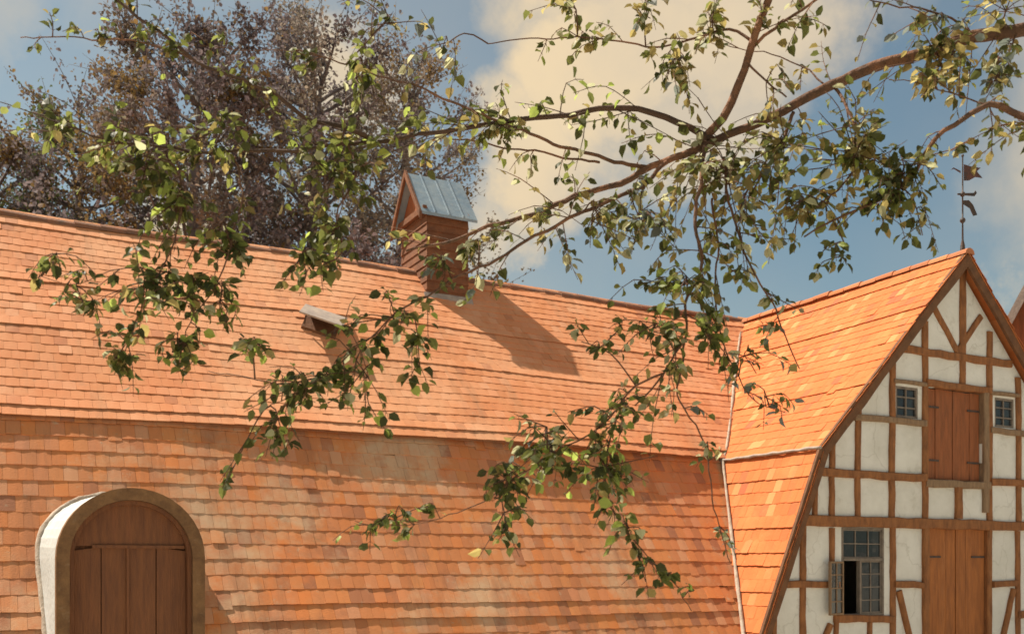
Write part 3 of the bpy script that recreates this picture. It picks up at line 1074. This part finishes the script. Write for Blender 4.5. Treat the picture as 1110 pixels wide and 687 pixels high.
DK, MD, BR, OC, GY, BL, YE_ = (.060, .068, .020), (.135, .150, .040), (.26, .32, .07), (.25, .20, .07), (.34, .34, .20), (.13, .15, .13), (.36, .31, .13)  # GY puts glossy reflections into the leaf colour
TONES = {
    'olive': [(OC, 3), (MD, 3), (DK, 2), (GY, 1.2), (YE_, .4), (BR, .3)],
    'green': [(DK, 3.2), (MD, 3), (BR, 1.6), (OC, .8), (GY, .8)],
    'dark': [(DK, 5), (MD, 2.2), (BR, .7), (OC, 1), (GY, .3)],
    'grey': [(GY, 3), (BL, 1.5), (DK, 2), (MD, 2), (OC, 1)],
    'ochre': [(OC, 4), (YE_, .8), (MD, 2), (DK, 1), (BL, .8)],
    'blue': [(BL, 3), (DK, 2), (MD, 1.5), (OC, 1.2), (GY, .6)],
    'bright': [(BR, 3), (MD, 2), (DK, 1.5), (YE_, .7), (GY, .8)],
}


def tone(t):
    L_ = TONES[t]
    x = rnd.uniform(0, sum(w for _, w in L_))
    for c, w in L_:
        x -= w
        if x <= 0:
            k = rnd.uniform(.75, 1.3)
            return tuple(ch * k for ch in c)
    return L_[0][0]


DOWN = Vector((0, 0, -1))
rv = lambda s=1.0: Vector((rnd.gauss(0, s), rnd.gauss(0, s), rnd.gauss(0, s)))


def spray_twig(twm, lfm, a, b, n, size, tn):
    """a thin twig from a to b with leaves set alternately along it"""
    mid = (a + b) / 2 + rv(.02) + Vector((0, 0, .03))
    P, Q = catmull([a, mid, b], [.0032, .0024, .0013], .05)
    twm.tube(P, Q, 4)
    m = len(P)
    n = int(n * 1.3 + .5)
    size *= .9
    for k in range(n):
        t = (.25 + .75 * (k + rnd.uniform(0, .8)) / n)
        i = min(m - 2, int(t * (m - 1)))
        p = P[i]
        ax = (P[i + 1] - P[i]).normalized()
        side = ax.cross(Vector((0, 0, 1)))
        if side.length < .1:
            side = Vector((1, 0, 0))
        side.normalize()
        if k % 2:
            side = -side
        d = ax * .6 + side * rnd.uniform(.4, 1.1) + DOWN * rnd.uniform(-.1, .9) + rv(.4)
        nr = Vector((0, -.5, .8)) + rv(.7)
        ln = size * rnd.uniform(.4, .98)
        pet = p + d.normalized() * size * .22
        twm.tube([p, pet], [.0014, .001], 3)
        leaf(lfm, pet, d, nr, ln, ln * rnd.uniform(.48, .85), tone(tn), rnd.uniform(-.1, .4))


# ------------------------------------------------------------------ the overhanging tree
TRX = at(1560, 610, 4.6)
tree = thing('overhanging_tree', 'foreground tree whose long bare-barked limbs and olive green leaf sprays hang across the whole view', 'tree', (TRX.x, TRX.y, bank(TRX.x, TRX.y)))
base = Vector(tree.location)
tp = [base + Vector((0, 0, -.3)), base + Vector((.05, .02, 1.2)), base + Vector((0, .1, 3.0)), base + Vector((-.1, .15, 5.0)), base + Vector((.1, .1, 7.2)), base + Vector((.3, 0, 9.5))]
P, Q = catmull(tp, [.42, .30, .25, .21, .15, .06], .25)
mb = MB(); mb.tube(P, Q, 14, .05)
bpy.context.view_layer.update()
mb.build('trunk', M['bark'], tree, smooth=True)
fork = P[int(len(P) * .52)]

allpts = []


def branch(path, r0, r1, tn='olive', leaves=0, size=.085, spread=.22, start=0.0, mat='bark', anchor=None, nl=(4, 8), drop=.15, seg=8, toward=None):
    """a limb through sight-line points (px, py, depth); sprays grow from it beyond `start`"""
    pts = [at(*p) for p in path]
    if anchor is not None:
        pts = [anchor] + pts
    n = len(pts)
    rads = [r0 + (r1 - r0) * (k / (n - 1)) ** .8 for k in range(n)]
    P, Q = catmull(pts, rads, .06 if r0 > .012 else .04)
    wob_ = .006 if r0 > .012 else .005
    P = [P[0]] + [p + rv(wob_ * .5) + Vector((math.sin(k * .7 + r0 * 900), math.cos(k * .55), math.sin(k * .9 + 1))) * wob_ for k, p in enumerate(P[1:])]
    mb = MB()
    mb.tube(P, Q, seg, .06 if r0 > .012 else .02)
    allpts.extend(P)
    lf, tw = MB(), mb
    if leaves:
        m = len(P)
        for _ in range(leaves):
            i = int((start + (1 - start) * rnd.random()) * (m - 2))
            a = P[i]
            ax = (P[i + 1] - P[i]).normalized()
            off = rv(spread * .62)
            off = off + ax * rnd.uniform(0, spread) + DOWN * spread * drop * 2
            spray_twig(tw, lf, a, a + off, rnd.randint(*nl), size, tn)
    o = mb.build('branch', M[mat], tree, smooth=True)
    if leaves:
        lf.build('foliage', M['leaf'], o)
    return P


def cluster(px, py, d, rx, ry, n, tn, size=.085, nl=(4, 7)):
    """a spray around a point, hung on the nearest limb"""
    c = at(px, py, d)
    best = min(allpts, key=lambda q: (q - c).length - .25 * (q.z - c.z))
    sx, sz = rx * d / FPX, ry * d / FPX
    mb = MB()
    mid = (best + c) / 2 + Vector((0, 0, .08)) + rv(.03)
    P, Q = catmull([best, mid, c], [.0045, .0035, .0025], .05)
    mb.tube(P, Q, 5)
    lf, tw = MB(), mb
    right = Vector((CU, -SU, 0)); fwd = Vector((SU, CU, 0))
    for _ in range(n):
        e = c + right * rnd.gauss(0, .62) * sx + Vector((0, 0, 1)) * rnd.gauss(0, .62) * sz + fwd * rnd.gauss(0, .6) * (sx + sz) / 2
        t = rnd.uniform(.55, 1)
        a = P[int(t * (len(P) - 1))]
        if (e - a).length > .3:
            a = a.lerp(e, 1 - .3 / (e - a).length)
            tw.tube([P[-1], a], [.002, .002], 3)
        spray_twig(tw, lf, a, e, rnd.randint(*nl), size, tn)
    o = mb.build('branch', M['twig'], tree, smooth=True)
    lf.build('foliage', M['leaf'], o)


# main limb, right edge to the turret
A = branch([(1300, 10, 4.9), (1190, 18, 5.05), (1110, 32, 5.2), (1040, 45, 5.25), (965, 68, 5.3), (900, 92, 5.3), (850, 120, 5.3), (790, 146, 5.3), (730, 172, 5.35),
            (660, 201, 5.4), (590, 226, 5.45), (530, 247, 5.5), (480, 262, 5.55), (440, 272, 5.6)], .047, .006, 'olive', 34, spread=.26, start=.28, anchor=fork, seg=10)
# limb rising out of the top
branch([(757, 160, 5.33), (785, 128, 5.3), (800, 92, 5.25), (812, 55, 5.2), (832, 0, 5.1), (850, -60, 5.0), (880, -180, 4.8)], .024, .017, 'olive', 12, spread=.2, start=.2)
# long limb to the left
Cc = branch([(775, 152, 5.32), (735, 132, 5.3), (690, 118, 5.3), (620, 123, 5.3), (540, 133, 5.25), (480, 143, 5.2), (410, 152, 5.15), (345, 160, 5.1), (260, 165, 5.05), (190, 163, 5.0), (130, 153, 4.95), (85, 141, 4.9), (35, 122, 4.9)], .019, .004, 'green', 66, spread=.24, start=.12, drop=.1, mat='bark_dark')
branch([(705, 182, 5.38), (655, 172, 5.35), (600, 155, 5.3), (540, 131, 5.2), (480, 106, 5.1), (440, 90, 5.05), (400, 78, 5.0)], .012, .004, 'olive', 10, spread=.15, start=.3)
branch([(650, 176, 5.36), (580, 165, 5.4), (500, 151, 5.45), (470, 146, 5.5)], .007, .003, 'olive', 3, spread=.12, start=.3)
branch([(815, 45, 5.2), (790, 31, 5.25), (755, 42, 5.3), (740, 46, 5.3), (700, 50, 5.4), (650, 42, 5.5), (600, 41, 5.55), (530, 47, 5.6)], .008, .003, 'olive', 11, spread=.12, start=.05)
branch([(812, 55, 5.2), (840, 30, 5.15), (870, 10, 5.1), (900, -12, 5.0)], .010, .006, 'olive', 4, spread=.15)
branch([(812, 70, 5.2), (830, 88, 5.15), (852, 105, 5.15)], .006, .004, 'ochre', 4, spread=.15)
branch([(895, 93, 5.3), (870, 72, 5.4), (820, 55, 5.5), (770, 48, 5.6)], .005, .002, 'olive', 2, spread=.12)
# left upper limb coming down from above
F_ = branch([(405, 152, 5.15), (371, 137, 5.1), (340, 130, 5.08), (322, 122, 5.05), (299, 104, 5.0), (265, 87, 5.0), (212, 66, 4.95), (182, 42, 4.9), (125, 0, 4.9), (60, -50, 4.85)], .013, .006, 'dark', 9, spread=.10, start=.3, size=.07, mat='bark_dark')
branch([(212, 66, 4.95), (160, 47, 4.95), (90, 41, 5.0), (22, 41, 5.0)], .006, .0025, 'dark', 9, spread=.09, start=.05, size=.07)
branch([(375, 70, 5.05), (340, 60, 5.05), (290, 55, 5.05), (215, 50, 5.1)], .004, .002, 'dark', 9, spread=.08, start=.0, size=.07)
branch([(130, 155, 4.95), (95, 165, 4.95), (60, 168, 4.9)], .004, .002, 'green', 4, spread=.1)
# second branch under the main limb, and its spray over the roof
J = branch([(725, 174, 5.35), (690, 205, 5.2), (640, 226, 5.15), (580, 256, 5.1), (540, 280, 5.05), (505, 297, 5.0)], .012, .006, 'grey', 16, spread=.2, start=.2)
branch([(505, 297, 5.0), (470, 315, 4.95), (430, 340, 4.9), (395, 370, 4.9), (365, 398, 4.85), (335, 420, 4.85), (290, 440, 4.8)], .006, .002, 'green', 22, spread=.16, start=.1, drop=.25)
branch([(350, 410, 4.87), (310, 415, 4.9), (275, 411, 4.9), (225, 401, 4.95)], .005, .002, 'green', 1, spread=.1)
# hanging branches in the middle
K1 = branch([(765, 158, 5.3), (758, 200, 5.15), (755, 245, 5.1), (760, 290, 5.1), (742, 330, 5.05), (744, 362, 5.05), (718, 405, 5.0), (690, 440, 5.0)], .012, .004, 'olive', 30, spread=.21, start=.05)
branch([(745, 362, 5.05), (738, 400, 5.05), (733, 428, 5.05), (760, 470, 5.05), (770, 520, 5.05), (776, 560, 5.0), (792, 610, 5.0)], .006, .0025, 'grey', 7, spread=.12, start=.35, size=.07)
branch([(718, 405, 5.0), (680, 425, 5.0), (655, 460, 4.95), (610, 485, 4.95), (570, 510, 4.9), (535, 540, 4.9)], .006, .0025, 'green', 20, spread=.15, start=.1, drop=.2)
branch([(672, 446, 5.0), (655, 500, 4.95), (665, 550, 4.95), (690, 590, 4.9), (722, 622, 4.9), (750, 660, 4.85)], .005, .002, 'green', 15, spread=.13, start=.05, drop=.2)
branch([(570, 510, 4.9), (520, 545, 4.9), (470, 563, 4.85), (430, 570, 4.85), (385, 565, 4.85)], .0035, .0015, 'green', 6, spread=.09, start=.5, size=.075)
branch([(785, 170, 5.3), (790, 220, 5.2), (805, 265, 5.15), (820, 300, 5.15), (845, 345, 5.1), (865, 400, 5.1)], .008, .003, 'grey', 10, spread=.18, start=.1)
branch([(772, 215, 5.2), (778, 270, 5.15), (775, 320, 5.1), (785, 375, 5.1), (815, 430, 5.05), (850, 448, 5.05)], .006, .0025, 'grey', 8, spread=.16, start=.2, size=.07)
# right-hand foliage
branch([(860, 122, 5.3), (845, 165, 5.2), (815, 200, 5.2), (800, 240, 5.15)], .010, .004, 'olive', 16, spread=.22, start=.15)
branch([(905, 95, 5.3), (920, 120, 5.2), (930, 160, 5.15), (915, 200, 5.1), (880, 225, 5.1)], .009, .004, 'olive', 18, spread=.24, start=.2)
Rr = branch([(1250, 165, 4.6), (1160, 150, 4.7), (1112, 128, 4.8), (1072, 113, 4.85), (1035, 135, 4.9), (1010, 152, 4.95), (990, 190, 5.0), (960, 213, 5.0), (920, 232, 5.05), (870, 255, 5.1)], .024, .004, 'olive', 24, spread=.2, start=.55, anchor=fork)
branch([(1070, 113, 4.85), (1040, 104, 4.95), (1000, 92, 5.05), (965, 85, 5.1)], .004, .002, 'ochre', 5, spread=.15, start=.3)
branch([(1040, 45, 5.25), (1020, 75, 5.15), (1000, 105, 5.1)], .006, .003, 'ochre', 12, spread=.16, start=.1)
branch([(1060, 42, 5.25), (1030, 20, 5.2), (985, 8, 5.1), (940, 0, 5.1)], .007, .003, 'blue', 9, spread=.17, start=.1)
branch([(1105, 34, 5.2), (1085, 75, 5.1), (1070, 100, 5.1)], .005, .002, 'blue', 8, spread=.13, start=.2)
branch([(255, 170, 5.05), (262, 215, 4.95), (250, 265, 4.9), (235, 310, 4.85), (205, 350, 4.85), (195, 395, 4.8)], .006, .002, 'dark', 12, spread=.13, start=.3)
branch([(180, 165, 5.0), (200, 215, 4.9), (185, 270, 4.85), (165, 310, 4.8), (145, 350, 4.8), (130, 400, 4.8)], .006, .002, 'dark', 12, spread=.13, start=.3)
branch([(180, 295, 4.82), (130, 290, 4.8), (85, 308, 4.8), (45, 298, 4.8)], .003, .0015, 'dark', 4, spread=.08, start=.4, size=.07)
branch([(375, 150, 5.12), (385, 190, 5.0), (365, 235, 5.0), (370, 275, 5.0), (340, 292, 4.95)], .006, .002, 'green', 12, spread=.13, start=.2)
# separate sprays
for args in [
    (620, 8, 5.4, 60, 14, 6, 'olive'), (425, 15, 5.2, 45, 30, 7, 'blue'), (470, 60, 5.3, 40, 30, 4, 'grey'), (735, 85, 5.2, 40, 50, 12, 'ochre'),
    (770, 30, 5.2, 40, 30, 7, 'olive'), (705, 20, 5.3, 30, 25, 5, 'ochre'),
    (380, 95, 5.0, 30, 40, 10, 'green'), (350, 200, 5.0, 40, 55, 15, 'green'), (365, 265, 5.0, 45, 30, 10, 'green'), (230, 150, 4.95, 60, 35, 9, 'green'),
    (150, 195, 4.9, 55, 28, 12, 'dark'), (190, 235, 4.9, 45, 30, 12, 'green'), (60, 155, 4.9, 50, 18, 5, 'bright'), (250, 265, 4.9, 60, 30, 12, 'green'),
    (150, 320, 4.8, 45, 40, 13, 'dark'), (200, 335, 4.85, 35, 35, 9, 'green'), (95, 340, 4.8, 30, 16, 5, 'olive'), (45, 300, 4.8, 32, 12, 6, 'dark'),
    (238, 335, 4.85, 22, 30, 7, 'green'), (135, 400, 4.8, 24, 30, 7, 'olive'), (195, 382, 4.8, 15, 28, 4, 'dark'), (280, 378, 4.85, 40, 14, 7, 'bright'), (320, 290, 4.9, 45, 22, 8, 'green'),
    (400, 410, 4.85, 40, 40, 10, 'green'), (455, 400, 4.85, 20, 30, 5, 'dark'), (425, 350, 4.9, 45, 25, 7, 'green'), (310, 490, 4.8, 32, 20, 5, 'dark'), (245, 523, 4.8, 22, 8, 2, 'dark'), (330, 430, 4.8, 45, 22, 8, 'dark'),
    (740, 320, 5.0, 60, 45, 17, 'green'), (700, 370, 5.0, 50, 30, 9, 'green'), (770, 370, 5.05, 28, 30, 8, 'green'), (630, 370, 5.0, 40, 30, 4, 'dark'), (700, 250, 5.1, 50, 50, 14, 'grey'), (640, 250, 5.15, 60, 30, 9, 'grey'),
    (790, 200, 5.15, 70, 60, 22, 'grey'), (850, 160, 5.1, 70, 45, 20, 'olive'), (930, 170, 5.05, 60, 45, 22, 'olive'), (960, 230, 5.0, 50, 35, 16, 'dark'), (870, 230, 5.1, 60, 35, 13, 'olive'), (910, 290, 5.05, 60, 15, 4, 'dark'),
    (980, 200, 5.0, 30, 40, 9, 'dark'), (1000, 255, 5.0, 20, 15, 3, 'blue'),
    (545, 530, 4.85, 40, 40, 8, 'dark'), (600, 500, 4.9, 50, 35, 10, 'bright'), (650, 520, 4.9, 45, 35, 10, 'green'), (550, 580, 4.85, 40, 22, 4, 'green'), (590, 480, 4.9, 40, 20, 6, 'grey'), (680, 580, 4.85, 22, 30, 5, 'green'), (700, 630, 4.85, 25, 20, 3, 'dark'),
    (430, 568, 4.85, 40, 14, 4, 'green'), (830, 440, 5.05, 50, 16, 3, 'blue'), (820, 405, 5.05, 40, 22, 3, 'grey'), (500, 270, 5.1, 30, 25, 4, 'grey'), (480, 300, 4.95, 25, 25, 5, 'grey'),
    (1090, 10, 5.1, 40, 25, 6, 'ochre'), (1010, 60, 5.1, 45, 30, 9, 'ochre'), (1085, 95, 5.0, 25, 20, 4, 'blue'),
]:
    cluster(*args)
# upper crown, out of sight from here
for k in range(26):
    an = rnd.uniform(0, 6.28)
    allpts.append(P[-1])
for k in range(6):
    an = k * 1.05
    e = base + Vector((math.cos(an) * 1.8, math.sin(an) * 1.4, 8.5 + rnd.uniform(-.8, 1.6)))
    Pb, Qb = catmull([tp[4] if k % 2 else tp[5], (tp[4] + e) / 2 + Vector((0, 0, .4)), e], [.07, .04, .01], .15)
    mb = MB(); mb.tube(Pb, Qb, 7, .05)
    lf, tw = MB(), mb
    for _ in range(22):
        a = Pb[rnd.randint(len(Pb) // 3, len(Pb) - 1)]
        spray_twig(tw, lf, a, a + rv(.4), 7, .1, 'olive')
    o = mb.build('branch', M['bark'], tree, smooth=True)
    lf.build('foliage', M['leaf'], o)

# ------------------------------------------------------------------ trees behind the barn
PU, PB_, GB, OB, LG, GN = (.115, .092, .098), (.145, .110, .092), (.21, .175, .145), (.19, .125, .05), (.27, .23, .18), (.11, .14, .05)  # PU is lightened to mauve: distance haze put into the leaf colour


def far_tree(px, dep, height, spread, n_clump, per, palette, label, crown_lo=.28):
    b = at(px, HY, dep); b.z = 0
    t = thing('background_tree', label, 'tree', b, 'trees behind the barn')
    b = Vector((b.x, b.y, 0))
    bpy.context.view_layer.update()
    mb = MB()
    P, Q = catmull([b + Vector((0, 0, -.2)), b + Vector((.1, 0, height * .3)), b + Vector((-.2, .2, height * .6)), b + Vector((.1, 0, height * .94))], [.5, .36, .22, .03], .5)
    mb.tube(P, Q, 9, .05)
    mb.build('trunk', M['barkfar'], t, smooth=True)
    lm = MB(); cr = MB()
    for k in range(n_clump):
        h = crown_lo + (1 - crown_lo) * ((k + rnd.random()) / n_clump)
        w = spread * math.sin(math.pi * min(1, (1.04 - h) / (1.1 - crown_lo)) ** .75) ** .7 if h < 1 else .2
        an = k * 2.39996 + rnd.uniform(-.4, .4)
        rr = w * math.sqrt(rnd.uniform(.05, 1))
        c = b + Vector((math.cos(an) * rr, math.sin(an) * rr, h * height + rnd.uniform(-.5, .5)))
        j = min(len(P) - 1, int(max(.15, h - rr / height * .6) * len(P)))
        LP, LQ = catmull([P[j], (P[j] + c) / 2 + Vector((0, 0, -.1)) + rv(.2), c], [.07, .045, .012], .5)
        lm.tube(LP, LQ, 5, .1)
        pc = rnd.choice(palette)
        sp = rnd.uniform(.45, .8)
        for _ in range(9):
            e = c + Vector((rnd.gauss(0, sp), rnd.gauss(0, sp), rnd.gauss(0, sp * .75) + .15))
            a_ = P[j].lerp(c, rnd.uniform(.55, 1))
            TP, TQ = catmull([a_, (a_ + e) / 2 + rv(.08), e], [.016, .011, .005], .3)
            lm.tube(TP, TQ, 3)
            for _ in range(int(per * .26 * rnd.uniform(.5, 1.3))):
                q = TP[int(rnd.uniform(.2, 1) * (len(TP) - 1))]
                p = q + rv(.13)
                c2 = pc if rnd.random() < .75 else rnd.choice(palette)
                kk = rnd.uniform(.75, 1.25)
                ln = rnd.uniform(.07, .17)
                leaf(cr, p, rv(1) + DOWN * .5, Vector((0, 0, 1)) + rv(.8), ln, ln * .75, tuple(x * kk for x in c2), .2)
    lm.build('limbs', M['barkfar'], t, smooth=True)
    cr.build('crown', M['leaffar'], t)


PV = (.18, .15, .155)  # paler grey-mauve, haze carried by the leaf colour
far_tree(-15, 30, 17.5, 3.6, 100, 140, [PU, PV, PB_, OB, GN], 'low violet-brown tree behind the barn, leftmost at the edge of the view')
far_tree(85, 32, 19.5, 4.2, 120, 140, [PU, PV, OB, OB, GN, GB], 'thin ochre-flecked tree behind the barn, second from the left against blue sky')
far_tree(215, 29, 20.5, 4.3, 120, 170, [PU, PV, PB_, GB, OB], 'tall grey-violet tree behind the barn, third from the left')
far_tree(345, 33, 22.5, 4.2, 115, 160, [PV, GB, LG, PU, GB], 'pale grey-brown tree behind the barn, broad crowned, with its trunk left of the ridge turret')
far_tree(390, 27, 13.0, 2.5, 95, 150, [PU, PU, PV, PB_], 'low dark purple tree directly left of the little ridge turret')
far_tree(130, 27, 11.5, 3.2, 70, 140, [PU, PU, PV, PB_, GN], 'low dark violet bush-like tree just over the barn ridge, between the two left trees')
far_tree(440, 37, 23.5, 3.4, 90, 120, [PV, GB, LG, GB, OB], 'slender pale tree behind the barn, rightmost of the row and rising behind the ridge turret')
